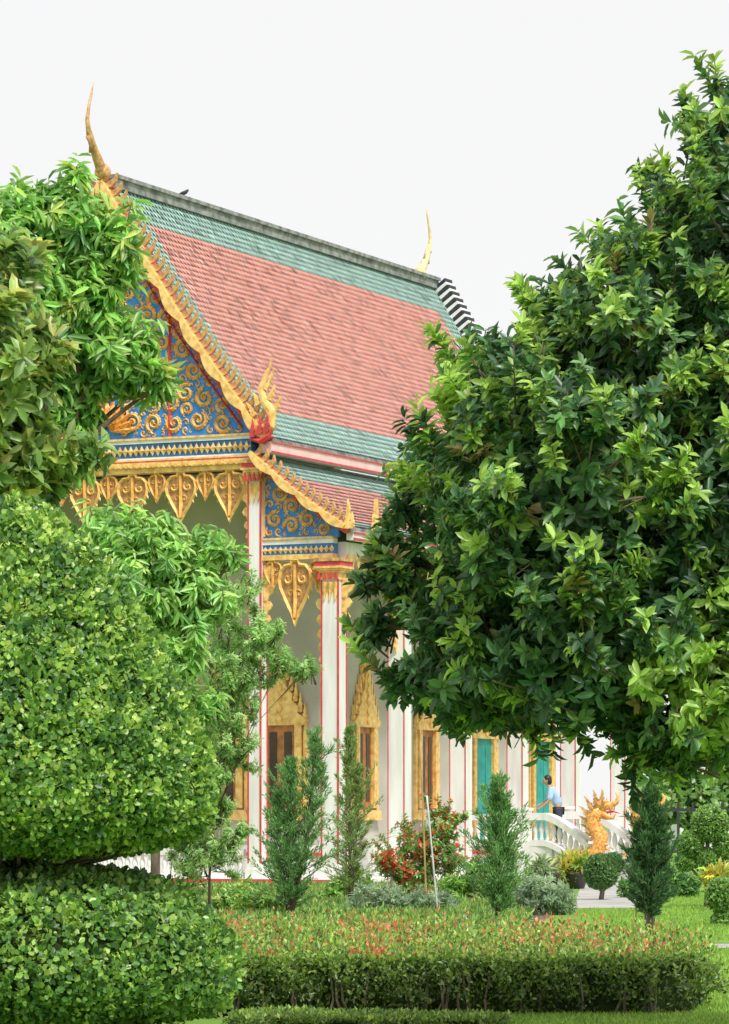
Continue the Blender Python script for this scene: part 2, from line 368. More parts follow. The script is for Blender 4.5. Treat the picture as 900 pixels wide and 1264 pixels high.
for s in (1,-1):
    f = lambda u: u if s > 0 else -8-u
    mb = MB()
    mb.tube([(f(-.05),-.32,10.66),(f(.24),-.34,10.50),(f(.50),-.34,10.62),(f(.54),-.34,10.92),(f(.34),-.34,11.18),(f(.26),-.34,11.48),(f(.38),-.34,11.78),(f(.50),-.34,11.98),(f(.52),-.34,12.16)], [.07,.12,.14,.14,.11,.08,.055,.03,.008], 8, (.6,1))
    for k,(uu,zz,aa,ln) in enumerate(((.60,10.95,62,.34),(.48,11.20,70,.34),(.38,11.45,62,.30),(.20,11.10,118,.30),(.10,10.85,125,.34),(.50,11.70,66,.20))):
        a_ = R(aa); mb.prism([(x*ln*.6,y*ln*.7) for x,y in flame], (f(uu),-.34,zz), (s*math.sin(a_),0,-math.cos(a_)), (s*math.cos(a_),0,math.sin(a_)), (0,1,0), -.04, .04)
    mb.build('corner_finial', M['gold'], temple, False)
    mb = MB()
    for k in range(3): mb.prism([(x*.22,y*.26) for x,y in flame], (f(.10+.19*k),-.48,10.34+.06*k), (s,0,0), (0,0,1), (0,1,0), -.03, .03)
    mb.tube([(f(.02),-.44,10.30),(f(.3),-.46,10.24),(f(.52),-.46,10.36),(f(.62),-.46,10.50)], [.02,.07,.06,.015], 6)
    mb.build('naga_crest', M['red'], temple)
    flame_set((f(2.5),-.35,8.15), (s,0,0), M['gold'], .42)
    flame_set((f(2.5),1.2,8.15), (0,-1,0), M['gold'], .5)
# pediments
def circles(poly, n, rmax, rmin, pre=()):
    out = list(pre); cx = sum(p[0] for p in poly)/len(poly); cz = sum(p[1] for p in poly)/len(poly)
    xs = [p[0] for p in poly]; zs = [p[1] for p in poly]; E = []
    for i in range(len(poly)):
        a, b = poly[i], poly[(i+1)%len(poly)]; l = math.hypot(b[0]-a[0], b[1]-a[1]); nx, nz = -(b[1]-a[1])/l, (b[0]-a[0])/l
        if (cx-a[0])*nx+(cz-a[1])*nz < 0: nx, nz = -nx, -nz
        E.append((a,nx,nz))
    rm = rmax; fails = 0
    while rm > rmin and len(out) < n:
        x, z = random.uniform(min(xs),max(xs)), random.uniform(min(zs),max(zs))
        r = min([(x-a[0])*nx+(z-a[1])*nz for a,nx,nz in E]+[math.hypot(x-c[0],z-c[1])-c[2]*.97 for c in out]+[rmax])
        if r >= rm: out.append((x,z,r)); fails = 0
        else:
            fails += 1
            if fails > 170: rm *= .88; fails = 0
    return out
def scroll(mb, x, z, r, d, s=None, ph=None, barbs=True, wf=1.2):
    s = s or random.choice((1,-1)); ph = random.uniform(0,6.28) if ph is None else ph; n = 34 if r > .12 else 16; T = 2*math.pi*(1.6 if r > .15 else 1.0); path = []; wd = []
    for i in range(n+1):
        q = i/n; rr = r*.84*(1-q)**.8+.03*r; a = ph+s*T*q; path.append((x+rr*math.cos(a), z+rr*math.sin(a))); wd.append(r*.16*wf*(1-.45*q)*(1 if i else .2))
    mb.relief(path, wd, d, r*.28)
    if not barbs: return
    kk = 14 if r > .12 else 7
    for k in range(kk):
        q = k/(kk*1.7); rr = r*.88*(1-q)**.8; a = ph+s*T*q; bx, bz = x+rr*math.cos(a), z+rr*math.sin(a)
        for sg, ln in ((1,.52),(-1,.26)):
            a2 = a-s*.9 if sg > 0 else a+math.pi+s*.8
            mb.relief([(bx,bz),(bx+r*ln*.6*math.cos(a2),bz+r*ln*.6*math.sin(a2)),(bx+r*ln*math.cos(a2-s*.5*sg),bz+r*ln*math.sin(a2-s*.5*sg))], [r*.13,r*.10,.002], d-.004, r*.14)
    for k in range(5):
        a = ph+k*math.pi*.4; mb.relief([(x,z),(x+r*.14*math.cos(a),z+r*.14*math.sin(a)),(x+r*.28*math.cos(a),z+r*.28*math.sin(a))], [.01,r*.07,.002], d-.003, r*.2)
PN = MB(); PN.prism([(-8.05,10.45),(.05,10.45),(-1.1,12.0),(-4,16.3),(-6.9,12.0)], (0,0,0), (1,0,0), (0,0,1), (0,1,0), 0.0, .1)
pnl = PN.build('gable_panel', M['blue'], temple)
half = [(-3.75,10.52),(-.25,10.52),(-1.2,11.95),(-3.75,15.8)]
random.seed(3)
cs = circles(half, 330, .235, .035); gL = MB(); gR = MB()
for x, z, r in cs:
    s = random.choice((1,-1)); ph = random.uniform(0,6.28)
    scroll(gR, x, z, r, -.004, s, ph); scroll(gL, -8-x, z, r, -.004, -s, math.pi-ph)
gR.build('gilded_scrollwork', M['gold'], temple); gL.build('gilded_scrollwork', M['gold'], temple)
gc = MB()
for k in range(13):
    a = math.pi*k/12
    for rr, w in ((.75,.09),(.42,.06)):
        gc.relief([(-4+.12*math.cos(a),10.7+.12*math.sin(a)),(-4+rr*.7*math.cos(a),10.7+rr*.7*math.sin(a)),(-4+rr*math.cos(a),10.7+rr*math.sin(a))], [.03,w,.005], -.05, .1)
gc.relief([(-4,11.5),(-4,12.2),(-4,12.8),(-4,13.4)], [.16,.26,.12,.01], -.05, .2)
gc.build('gable_emblem', M['orange'], temple)
fr = MB()
for s in (1,-1):
    f = lambda u: u if s > 0 else -8-u
    fr.relief([(f(-2.32),10.5),(f(-2.32),13.6)], .04, -.006, .07)
    fr.relief([(f(-4+3.6*t), 16.0-5.35*t-.25*math.sin(math.pi*t)) for t in [i/20 for i in range(21)]], .03, -.006, .08)
fr.build('gable_moulding', M['red'], temple)
# wing pediments
for s in (1,-1):
    f = lambda u: u if s > 0 else -8-u
    pts = [(f(.12),8.0),(f(2.1),8.0),(f(2.1),8.2),(f(.12),9.72)]
    mb = MB(); mb.prism(pts, (0,0,0), (1,0,0), (0,0,1), (0,1,0), 0.0, .1); mb.build('gable_panel', M['blue'], temple)
    mb = MB()
    for x, z, r in circles([(f(.2),8.05),(f(1.98),8.05),(f(1.92),8.3),(f(.2),9.62)], 90, .20, .032): scroll(mb, x, z, r, -.004)
    mb.relief([(f(.17),8.06),(f(.17),9.6)], .035, -.006, .05)
    mb.build('gilded_scrollwork', M['gold'], temple)
    a, b = sorted((f(.16), f(1.98)))
    mb = MB(); mb.box(a,b,-.06,.2,7.86,7.97); mb.build('entablature_band', M['white'], temple)
    mb = MB(); mb.box(a,b,-.03,.2,7.62,7.86); mb.build('entablature_band', M['blue'], temple)
    mb = MB(); mb.box(a,b,-.09,.2,7.50,7.62); mb.box(a,b,-.09,.2,7.97,8.02); mb.box(a,b,-.05,.2,7.72,7.75)
    for k in range(14): 
        x = a+.07+k*(b-a-.1)/13; mb.relief([(x-.06,7.73),(x,7.73),(x+.06,7.73)], [.005,.09,.005], -.052, .03)
    mb.build('entablature_moulding', M['gold'], temple)
# main entablature
mb = MB(); mb.box(-7.85,-.15,-.10,.3,10.36,10.44); mb.box(-7.85,-.15,-.05,.3,9.98,10.03); mb.build('entablature_band', M['white'], temple)
mb = MB(); mb.box(-7.85,-.15,-.04,.3,10.03,10.36); mb.build('entablature_band', M['blue'], temple)
mb = MB(); mb.box(-7.85,-.15,-.14,.3,9.78,9.98); mb.box(-7.85,-.15,-.06,.3,9.66,9.78); mb.box(-7.85,-.15,-.13,.2,10.44,10.49); mb.box(-7.85,-.15,-.07,.2,10.17,10.21)
for k in range(52):
    x = -7.75+k*.147; mb.relief([(x-.068,10.19),(x,10.19),(x+.068,10.19)], [.005,.13,.005], -.072, .04); mb.box(x-.03,x+.03,-.17,-.14,9.80,9.88)
mb.build('entablature_moulding', M['gold'], temple)
mb = MB(); mb.box(-7.85,-.15,-.145,-.135,9.91,9.94); mb.build('entablature_stripe', M['red'], temple)
# heart pendants: dark gilt back plate with bright relief
HP = [(-.10,0),(.10,0),(.14,-.08),(.34,-.10),(.47,-.18),(.52,-.32),(.48,-.46),(.38,-.58),(.26,-.72),(.12,-.86),(0,-1.06),(-.12,-.86),(-.26,-.72),(-.38,-.58),(-.48,-.46),(-.52,-.32),(-.47,-.18),(-.34,-.10),(-.14,-.08)]
def pend_mesh(w, h):
    a = MB(); a.prism([(x*w,y*h) for x,y in HP], (0,0,0), (1,0,0), (0,0,1), (0,1,0), -.02, .03)
    mb = MB()
    for sg in (-1,1):
        scroll(mb, sg*.24*w, -.30*h, .17*w, -.022, sg, 1.4+sg, True, 1.3); scroll(mb, sg*.13*w, -.55*h, .11*w, -.022, -sg, 1.4+sg, True, 1.3)
        for k in range(5):
            x, y = HP[3+k] if sg > 0 else (-HP[3+k][0], HP[3+k][1]); mb.relief([(x*w,y*h),(x*w*1.10,y*h-.02*h),(x*w*1.18,y*h-.07*h)], [.05*w,.035*w,.004], -.01, .04)
    mb.relief([(0,-.08*h),(0,-.4*h),(0,-.72*h),(0,-.95*h)], [.02,.045*w,.06*w,.01], -.022, .09)
    mb.relief([(x*w,y*h) for x,y in HP+HP[:1]], .045*w+.008, -.022, .06)
    return a, mb
pm_ = {}
def pendant(kind, w, h, loc, sc=(1,1,1)):
    if kind not in pm_:
        a, b = pend_mesh(w,h); o1 = a.build('hanging_pendant', M['recess'], temple); o2 = b.build('pendant_relief', M['gold'], o1); pm_[kind] = (o1.data, o2.data)
    else:
        o1 = link('hanging_pendant', pm_[kind][0], temple); o2 = link('pendant_relief', pm_[kind][1], o1)
    o1.location = loc; o1.scale = sc
for k in range(6):
    u = -.72-k*1.30
    pendant('big', .76, 1.14, (u,0,9.66))
    for q in ((-.65,) if k < 5 else ()): pendant('small', .42, .66, (u+q,.02,9.66))
pendant('big', .76, 1.14, (1.0,-.02,7.5), (1.05,1,1.25)); pendant('big', .76, 1.14, (-9,-.02,7.5), (1.05,1,1.25))
for x in (.42,1.58): pendant('small', .42, .66, (x,0,7.5))
# columns
def fringe(u, d, z, n, sgn, h0=.55, w0=.3, ax=(1,0,0)):
    mb = MB(); a = Vector(ax)*sgn; c = a.cross(Vector((0,0,1)))
    for k in range(n):
        s = 1-.65*k/n; mb.prism([(0,0),(w0*s*.7,-.02),(w0*s,-.12),(w0*s*.8,-h0*s*.5),(w0*s*.5,-h0*s*.6),(w0*s*.25,-h0*s),(0,-h0*s*.9)], (u,d,z), a, (0,0,1), c, -.03, .03); z -= h0*s*.8
    return mb.build('column_bracket', M['gold'], temple)
def column(u, d, w, ztop, zb=.1, q=.018, rear=True):
    h = w/2; mb = MB(); mb.box(u-h,u+h,d-h,d+h,zb+.35,ztop-.5); mb.box(u-h-.06,u+h+.06,d-h-.06,d+h+.06,zb,zb+.22); mb.box(u-h-.03,u+h+.03,d-h-.03,d+h+.03,zb+.22,zb+.35)
    c = mb.build('column', M['white'], temple)
    st = MB()
    for sx, sy in ((-1,-1),(1,-1),(1,1),(-1,1))[:4 if rear else 2]:
        x = u+sx*h; y = d+sy*h
        st.box(x-q, x+q, y-q, y+q, zb+.35, ztop-.5)
    st.build('corner_stripe', M['red'], c)
    cp = MB(); z = ztop-.5
    for k,(e,hh) in enumerate(((.03,.06),(.0,.1),(.06,.05),(.10,.05),(.14,.05))):
        cp.box(u-h-e,u+h+e,d-h-e,d+h+e,z,z+hh); z += hh
    for k in range(3):
        x = u-h+w*(k+.5)/3
        cp.relief([(x,ztop-.55),(x,ztop-.75),(x,ztop-1.0)], [w/6,w/6,.005], d-h-.002, .04)
    cp.build('capital', M['gold'], c)
    cr = MB(); cr.box(u-h-.12,u+h+.12,d-h-.12,d+h+.12,z,ztop-.08)
    for k in range(4): x = u-h-.08+(w+.16)*(k+.5)/4; cr.prism([(-.05,0),(.05,0),(0,.2)], (x,d-h-.13,ztop-.5), (1,0,0), (0,0,1), (0,1,0), -.02, .02)
    cr.build('capital_petals', M['red'], c)
    tp = MB(); tp.box(u-h-.15,u+h+.15,d-h-.15,d+h+.15,ztop-.08,ztop); tp.build('capital_top', M['gold2'], c)
    return c
column(0,0,.32,9.85); column(-8,0,.32,9.85)
column(1.98,0,.42,7.5); column(-9.98,0,.42,7.5)
for k in range(1,6):
    zb = .1 if k*3.6 < 8 else .85
    column(1.98,k*3.6,.42,7.5,zb,.012,False)
    if k < 6: column(-9.98,k*3.6,.42,7.5,.1,.012,False)
fringe(-.17,0,9.6,5,-1); fringe(.17,0,7.4,5,1); fringe(1.76,0,7.0,9,-1,.5,.26); fringe(2.2,0,7.0,4,1,.5,.3); fringe(1.98,.22,7.0,5,1,.5,.3,(0,1,0))
for k in (1,2,3,4): fringe(1.98,k*3.6-.22,7.0,5,-1,.5,.3,(0,1,0)); fringe(1.98,k*3.6+.22,7.0,5,1,.5,.3,(0,1,0))
mb = MB(); mb.box(1.8,2.16,.25,DL-.6,7.5,7.9); mb.box(-10.16,-9.8,.25,DL-.6,7.5,7.9); mb.build('side_beam', M['white'], temple)
mb = MB(); mb.box(2.16,2.19,.3,DL-.7,7.52,7.62)
for k in range(60): 
    y = .6+k*.295; mb.prism([(-.1,0),(.1,0),(.0,-.22)], (2.165,y,7.5), (0,1,0), (0,0,1), (1,0,0), -.02, .02)
mb.build('beam_fringe', M['gold'], temple)
mb = MB(); mb.box(-7.6,0,3.2,DL-.8,.85,9.9); mb.build('wall', M['cream'], temple)
mb = MB(); mb.box(-7.8,-.02,.3,3.2,9.5,9.62); mb.box(.17,1.8,.2,DL-1,7.55,7.62); mb.build('porch_ceiling', M['cream'], temple)
mb = MB(); mb.box(-10.4,2.5,-.35,8.4,-.02,.10); mb.box(-8.2,.4,2.6,DL,.10,.85); mb.box(.4,3.0,8.4,DL,-.02,.85); mb.box(3.0,3.8,8.7,11.9,-.02,.85); mb.build('platform', M['white'], temple)
mb = MB(); mb.box(.4,3.03,8.36,8.4,.60,.68); mb.box(-8.23,.43,2.57,2.6,.6,.68); mb.box(-10.4,2.5,-.38,-.35,.0,.09); mb.build('platform_stripe', M['red'], temple)
# windows
def window(o, a, w=1.0, zb=1.75, h=2.0, door=None):
    o = Vector(o); a = Vector(a); c = a.cross(Vector((0,0,1)))     # c points out of the wall
    up = Vector((0,0,1))
    fm = MB()
    for s in (-1,1): fm.prism([(s*w*.5-.09,0),(s*w*.5+.09,0),(s*w*.5+.09,h),(s*w*.5-.09,h)], o+up*zb, a, up, c, .0, .12)
    for s in (-1,1): fm.prism([(s*w*.68-.05,-.1),(s*w*.68+.05,-.1),(s*w*.68+.05,h*.9),(s*w*.68,h*1.05),(s*w*.68-.05,h*.9)], o+up*zb, a, up, c, .0, .08)
    fm.prism([(-w*.8,-.3),(w*.8,-.3),(w*.7,-.05),(-w*.7,-.05)], o+up*zb, a, up, c, .0, .16)
    fm.prism([(-w*.65,h),(w*.65,h),(w*.75,h+.12),(w*.5,h+.3),(w*.52,h+.45),(w*.34,h+.6),(w*.36,h+.75),(w*.18,h+.95),(w*.16,h+1.15),(.04,h+1.4),(0,h+1.75),(-.04,h+1.4),(-w*.16,h+1.15),(-w*.18,h+.95),(-w*.36,h+.75),(-w*.34,h+.6),(-w*.52,h+.45),(-w*.5,h+.3),(-w*.75,h+.12)], o+up*zb, a, up, c, .0, .14)
    for k in range(6):
        for s in (-1,1): fm.prism([(x*.2,y*.3) for x,y in flame], o+up*(zb+h+.05+.26*k)+a*(s*w*(.66-.12*k)), a*s, up, c, .02, .10)
        fm.prism([(-.06*w,0),(.06*w,0),(.09*w,.1),(0,.22),(-.09*w,.1)], o+up*(zb+h+.08+.25*k), a, up, c, .14, .18)
    f = fm.build('window' if not door else 'door', M['gold'], temple)
    pn = MB(); pn.prism([(-w*.5+.09,0),(w*.5-.09,0),(w*.5-.09,h),(-w*.5+.09,h)], o+up*zb, a, up, c, .0, .03)
    pn.build('shutter', door or M['brown'], f)
    dk = MB()
    for s in (-1,1): dk.prism([(s*w*.2-.10,h*.08),(s*w*.2+.10,h*.08),(s*w*.2+.10,h*.92),(s*w*.2-.10,h*.92)], o+up*zb, a, up, c, .03, .045)
    dk.build('shutter_panel', M['dark'] if not door else door, f)
for u in (-1.0,-2.6,-5.4,-7.0): window((u,3.2,0), (1,0,0))
window((-4,3.2,0), (1,0,0), 1.7, .9, 3.0)
for d in (5.7,9.4): window((0,d,0), (0,1,0), 1.0, 1.75, 2.0)
window((0,13.0,0), (0,1,0), 1.3, .9, 2.7, M['teal']); window((0,17.0,0), (0,1,0), 1.3, .9, 2.7, M['teal'])
mb = MB()
for k in range(4): mb.box(3.8+k*.35,4.15+k*.35,9.15,11.35,-.02,.85-.17*(k+1)-.002)
st = mb.build('staircase', M['conc'], temple)
# balustrades (a curved rail follows a list of points)
BAL = [(.045,0),(.06,.03),(.035,.08),(.05,.16),(.07,.26),(.055,.36),(.03,.44),(.045,.48),(.06,.52)]
balm = None
def balustrade(name, label, p0, p1, n, h=.72, posts=True, curve=False, bow=0., rw=.11):
    global balm
    K = 14 if curve else 1; pts = []
    for i in range(K+1):
        t = i/K; zz = p0[2]+(p1[2]-p0[2])*(max(0,(t-.28)/.72)**1.35 if curve else t); pts.append(P(p0[0]+(p1[0]-p0[0])*t, p0[1]+(p1[1]-p0[1])*t-bow*t*t, zz))
    o = pts[0].copy(); root = empty(name, o); tag(root, label, 'balustrade'); pts = [p-o for p in pts]
    def ev(t):
        x = t*K; i = min(K-1, int(x)); return pts[i].lerp(pts[i+1], x-i)
    def bar(z0,z1,w,nm):
        mb = MB(); vs = []
        for i, q in enumerate(pts):
            v = pts[min(i+1,K)]-pts[max(i-1,0)]; sd = Vector((-v.y,v.x,0)).normalized()
            vs += [q+sd*w+Vector((0,0,z0)), q-sd*w+Vector((0,0,z0)), q-sd*w+Vector((0,0,z1)), q+sd*w+Vector((0,0,z1))]
        fs = [(0,1,2,3),(4*K+3,4*K+2,4*K+1,4*K)]
        for i in range(K):
            for j in range(4): fs.append((4*i+j,4*i+4+j,4*i+4+(j+1)%4,4*i+(j+1)%4))
        mb.add(vs, fs); return mb.build(nm, M['white'], root)
    bar(h-rw*1.3,h,rw,'handrail'); bar(-.05,.1,rw*1.05,'base_rail')
    for i in range(n):
        q = ev((i+.5)/n)
        if balm is None:
            mb = MB(); mb.lathe(BAL, n=8); ob = mb.build('baluster', M['white'], root, True); balm = ob.data
        else: ob = link('baluster', balm, root)
        ob.location = q+Vector((0,0,.1)); ob.scale = (1,1,(h-.1-rw*1.2)/.52)
    for q in ((pts[0], pts[-1]) if posts else ()):
        mb = MB(); mb.box(-.13,.13,-.13,.13,-.1,h+.06); mb.box(-.17,.17,-.17,.17,h+.06,h+.13)
        ob = mb.build('end_post', M['white'], root); ob.location = q
    return root
balustrade('stone_balustrade', 'low white balustrade between the tall front columns of the temple, beside the clipped bush', (-7.6,0,.12), (-.35,0,.12), 36, .66, False)
balustrade('stair_balustrade', 'near white sloping balustrade of the side stair, in front of the person in blue', (3.05,8.85,.85), (5.1,8.85,.02), 12, .78, True, True, .5, .14)
balustrade('stair_balustrade', 'far white sloping balustrade of the side stair, behind the orange naga heads', (3.05,11.6,.85), (5.2,11.6,.02), 12, .82, True, True, .3, .15)
balustrade('terrace_balustrade', 'short level white balustrade on the temple terrace edge right of the red flowering shrub', (.6,8.45,.85), (2.8,8.45,.85), 11, .74)
# naga statues
def naga(u, d, z, label, sc=1., rz=0.):
    root = empty('naga_statue', P(u,d,z), -ANG+rz); tag(root, label, 'statue', None)
    def q(*p): return tuple(v*sc for v in p)
    mb = MB(); mb.tube([q(-.5,0,-.15),q(-.25,0,.02),q(.02,0,.18),q(.08,0,.46),q(-.08,0,.70),q(-.06,0,.90),q(.08,0,1.02)], [.13*sc,.15*sc,.18*sc,.18*sc,.16*sc,.16*sc,.15*sc], 12)
    for k in range(7): mb.tube([q(.22-.03*k,-.1,.2+.1*k),q(.26-.035*k,0,.19+.1*k),q(.22-.03*k,.1,.2+.1*k)], .03*sc, 6)
    mb.build('neck', M['orange'], root, True)
    hd = MB(); hd.tube([q(.0,0,1.02),q(.16,0,1.10),q(.32,0,1.10),q(.42,0,1.16),q(.46,0,1.28),q(.40,0,1.36)], [.14*sc,.12*sc,.07*sc,.05*sc,.03*sc,.008*sc], 10)
    hd.tube([q(.05,0,.95),q(.22,0,.86),q(.34,0,.84),q(.40,0,.92)], [.11*sc,.07*sc,.04*sc,.015*sc], 8)
    for s in (-1,1):
        hd.ball(q(.18,s*.11,1.17), .045*sc, 8, 6)
        for k in range(3): hd.tube([q(.26+.05*k,s*.05,1.06),q(.26+.05*k,s*.05,.98)], [.018*sc,.003*sc], 5)
    hd.build('head', M['orange'], root, True)
    cr = MB()
    for k, (ox, oz, ang, ln) in enumerate(((.10,1.14,88,.36),(.0,1.10,104,.40),(-.10,1.02,122,.38),(-.16,.90,140,.34),(-.18,.76,150,.30),(-.16,.62,155,.26),(-.10,.48,160,.22),(-.06,.34,165,.18))):
        a = R(ang); cr.prism([(x*ln*.55,y*ln*.62) for x,y in flame], q(ox,0,oz), (math.sin(a),0,-math.cos(a)), (math.cos(a),0,math.sin(a)), (0,1,0), -.05*sc, .05*sc)
        for s in (-1,1): cr.prism([(x*ln*.4,y*ln*.42) for x,y in flame], q(ox+.05,s*.11,oz-.08), (math.sin(a),0,-math.cos(a)), (math.cos(a),s*.5,math.sin(a)), (0,1,0), -.02*sc, .02*sc)
    cr.build('crest', M['gold2'], root)
    tg = MB(); tg.tube([q(.2,0,.95),q(.36,0,.97),q(.50,0,.93)], [.03*sc,.022*sc,.006*sc], 6); tg.build('tongue', M['red'], root)
naga(5.15,8.35,.50,'orange and gold naga statue at the foot of the near stair balustrade',1.2,.15)
naga(5.25,11.3,.50,'orange and gold naga statue ending the far stair balustrade',1.2,.15)
for u_, d_, lb in ((5.1,8.35,'white pedestal under the near orange naga statue'),(5.2,11.3,'white pedestal under the far orange naga statue')):
    mb = MB(); mb.box(-.55,.42,-.22,.22,0,.42); mb.box(-.60,.47,-.27,.27,.42,.50); mb.box(-.60,.47,-.27,.27,0,.10); o = mb.build('statue_pedestal', M['white']); o.location = P(u_,d_,.0); o.rotation_euler = (0,0,-ANG+.15); tag(o, lb, 'pedestal')
# ================================================================ PERSON
def skin_obj(name, pts, edges, rad, m, parent, sub=2, loc=(0,0,0)):
    me = bpy.data.meshes.new(name); me.from_pydata(pts, edges, []); me.materials.append(m); ob = link(name, me, parent); ob.location = loc
    ob.modifiers.new('Skin', 'SKIN')
    sv = me.skin_vertices[0].data
    for i, r in enumerate(rad): sv[i].radius = r if hasattr(r,'__len__') else (r, r)
    sv[0].use_root = True
    s = ob.modifiers.new('Sub', 'SUBSURF'); s.levels = sub; s.render_levels = sub
    return ob
pw = P(3.62,9.32); per = empty('person', (pw.x,pw.y,.85), 0)
tag(per, 'person in a light blue shirt leaning over the white balustrade by the teal door', 'person')
J = [(0.10,0,.92),(0.06,0,1.10),(-.06,0,1.32),(-.12,0,1.42),(-.17,0,1.50),
     (.10,.10,.86),(.06,.11,.48),(.10,.11,.08),(-.02,.12,.04),
     (.10,-.10,.86),(.10,-.12,.48),(.16,-.12,.08),(.04,-.13,.04),
     (-.08,.19,1.36),(-.16,.24,1.10),(-.36,.20,.98),(-.43,.19,.96),
     (-.08,-.19,1.36),(-.14,-.25,1.10),(-.33,-.22,.94),(-.40,-.21,.91)]
E = [(0,1),(1,2),(2,3),(3,4),(0,5),(5,6),(6,7),(7,8),(0,9),(9,10),(10,11),(11,12),(2,13),(13,14),(14,15),(15,16),(2,17),(17,18),(18,19),(19,20)]
Rr = [(.13,.11),(.12,.10),(.14,.11),(.07,.07),(.052,.052),.085,.058,.04,.035,.085,.058,.04,.035,.055,.042,.028,.03,.055,.042,.028,.03]
skin_obj('body', J, E, Rr, M['skin'], per)
hp = MB(); hp.ball((-.20,0,1.60),(.098,.078,.12),14,10); hp.ball((-.295,0,1.585),(.02,.014,.02),6,5)
for s in (-1,1): hp.ball((-.19,s*.08,1.59),(.02,.012,.03),6,5)
hp.tube([(-.175,0,1.48),(-.19,0,1.56)], [.05,.05], 8)
hp.build('face', M['skin'], per, True)
ey = MB()
for s in (-1,1): ey.ball((-.285,s*.032,1.61),(.012,.012,.008),6,5)
ey.tube([(-.29,-.02,1.545),(-.296,0,1.543),(-.29,.02,1.545)], .006, 5); ey.build('eyes_and_mouth', M['black'], per)
hr = MB(); hr.ball((-.175,0,1.635),(.105,.09,.108),14,10); hr.ball((-.14,0,1.58),(.08,.085,.10),12,8); hr.build('hair', M['hair'], per, True)
SJ = [(.09,0,.93),(.05,0,1.10),(-.06,0,1.32),(-.115,0,1.41),(-.08,.19,1.36),(-.13,.22,1.20),(-.16,.245,1.08),(-.08,-.19,1.36),(-.12,-.23,1.20),(-.14,-.255,1.08)]
skin_obj('shirt', SJ, [(0,1),(1,2),(2,3),(2,4),(4,5),(5,6),(2,7),(7,8),(8,9)], [(.175,.15),(.165,.14),(.18,.15),.09,.088,.08,.07,.088,.08,.07], M['shirt'], per)
TJ = [(.10,0,.92),(.10,.10,.84),(.06,.11,.48),(.10,.11,.10),(.10,-.10,.84),(.10,-.12,.48),(.16,-.12,.10)]
skin_obj('trousers', TJ, [(0,1),(1,2),(2,3),(0,4),(4,5),(5,6)], [(.145,.125),.105,.078,.062,.105,.078,.062], M['trousers'], per)
sh = MB()
for y in (.11,-.12): sh.ball((.05,y,.035),(.14,.05,.045),10,6)
sh.build('shoes', M['black'], per, True)
fg = MB()
for y, x0, z0 in ((.19,-.43,.955),(-.21,-.40,.905)):
    for k in range(4): fg.tube([(x0,y-.03+.02*k,z0),(x0-.045,y-.033+.022*k,z0-.008),(x0-.075-.008*(k in (1,2)),y-.033+.022*k,z0-.035)], [.011,.009,.007], 6)
    fg.tube([(x0+.02,y-.03,z0),(x0-.01,y-.055,z0-.01),(x0-.035,y-.06,z0-.03)], [.012,.01,.007], 6)
fg.build('fingers', M['skin'], per, True)
# bird
bp = P(-4,3.8,16.86); bird = empty('bird', bp); tag(bird, 'small dark bird perched on the roof ridge', 'bird')
mb = MB(); mb.tube([(-.14,0,.07),(-.05,0,.09),(.04,0,.12),(.09,0,.17),(.12,0,.185)], [.012,.045,.05,.03,.006], 8); mb.tube([(0,0,.08),(0,.02,0)], .006, 5); mb.tube([(.02,0,.08),(.02,-.02,0)], .006, 5)
mb.build('body', M['black'], bird, True)
# ================================================================ VEGETATION
LIME = (.38,.58,.11)
make_tree('broadleaf_tree', 'large dark green broadleaf tree filling the right side, in front of the temple roof', 'tree', 985, 24,
  [(930,355,172,.2),(812,435,112,-.3),(718,462,76,.1),(634,540,62,-.2),(705,610,164,-.6),(590,645,64,-.3),(540,748,58,.1),(608,795,96,-.3),(565,862,48,.2),(700,775,108,-.7),(825,778,156,-.5),(930,620,225,0),(915,205,56,0),(900,135,26,.1),(885,855,110,-.5),(1080,450,240,.3),(1080,750,200,.2),(762,360,34,0),(845,285,42,.1),(622,862,42,0),(548,590,24,.2),(482,690,28,.1),(465,775,24,.1),(452,722,14,.1),(575,465,20,0),(800,300,14,0),(875,175,18,.1),(497,845,24,0),(668,398,20,0),(615,445,18,0),(706,358,14,0),(500,630,18,0),(830,905,40,-.3),(770,890,34,-.3)],
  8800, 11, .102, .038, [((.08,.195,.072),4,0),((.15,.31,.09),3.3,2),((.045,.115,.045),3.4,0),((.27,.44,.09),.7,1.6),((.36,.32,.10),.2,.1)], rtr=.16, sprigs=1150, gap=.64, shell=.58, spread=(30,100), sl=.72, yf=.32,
  young=(LIME,[(840,820,60),(800,600,38),(885,930,30),(540,490,34),(560,450,24),(890,760,40),(500,570,20),(870,870,40),(640,400,26)]))
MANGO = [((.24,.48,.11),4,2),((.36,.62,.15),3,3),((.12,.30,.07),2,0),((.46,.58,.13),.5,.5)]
make_tree('mango_tree', 'bright green tree with long drooping leaves at the upper left in front of the gable', 'tree', 10, 30,
  [(20,290,62),(90,280,44),(138,305,32),(50,370,72),(105,410,48),(150,445,36),(185,465,20),(30,480,72),(-60,370,130),(100,475,30),(-60,520,130),(60,540,45),(155,330,14),(200,470,10),(60,235,16)],
  1700, 13, .17, .038, MANGO, rtr=.08, droop=.45, spread=(45,110), up=.5, sprigs=110, gap=.35, sl=.3)
make_tree('olive_broadleaf_tree', 'olive green tree with stubby yellowish leaves at the far left edge', 'tree', -30, 22,
  [(5,350,36),(22,410,38),(10,475,50),(38,545,40),(68,430,16),(-60,430,105),(-60,560,110),(80,560,18),(20,590,26)],
  700, 13, .125, .048, [((.24,.38,.10),4,2),((.38,.50,.13),2,2),((.13,.25,.07),2.4,0),((.54,.54,.14),.5,.8)], rtr=.07, spread=(40,100), up=.6, sprigs=60, gap=.35, sl=.4)
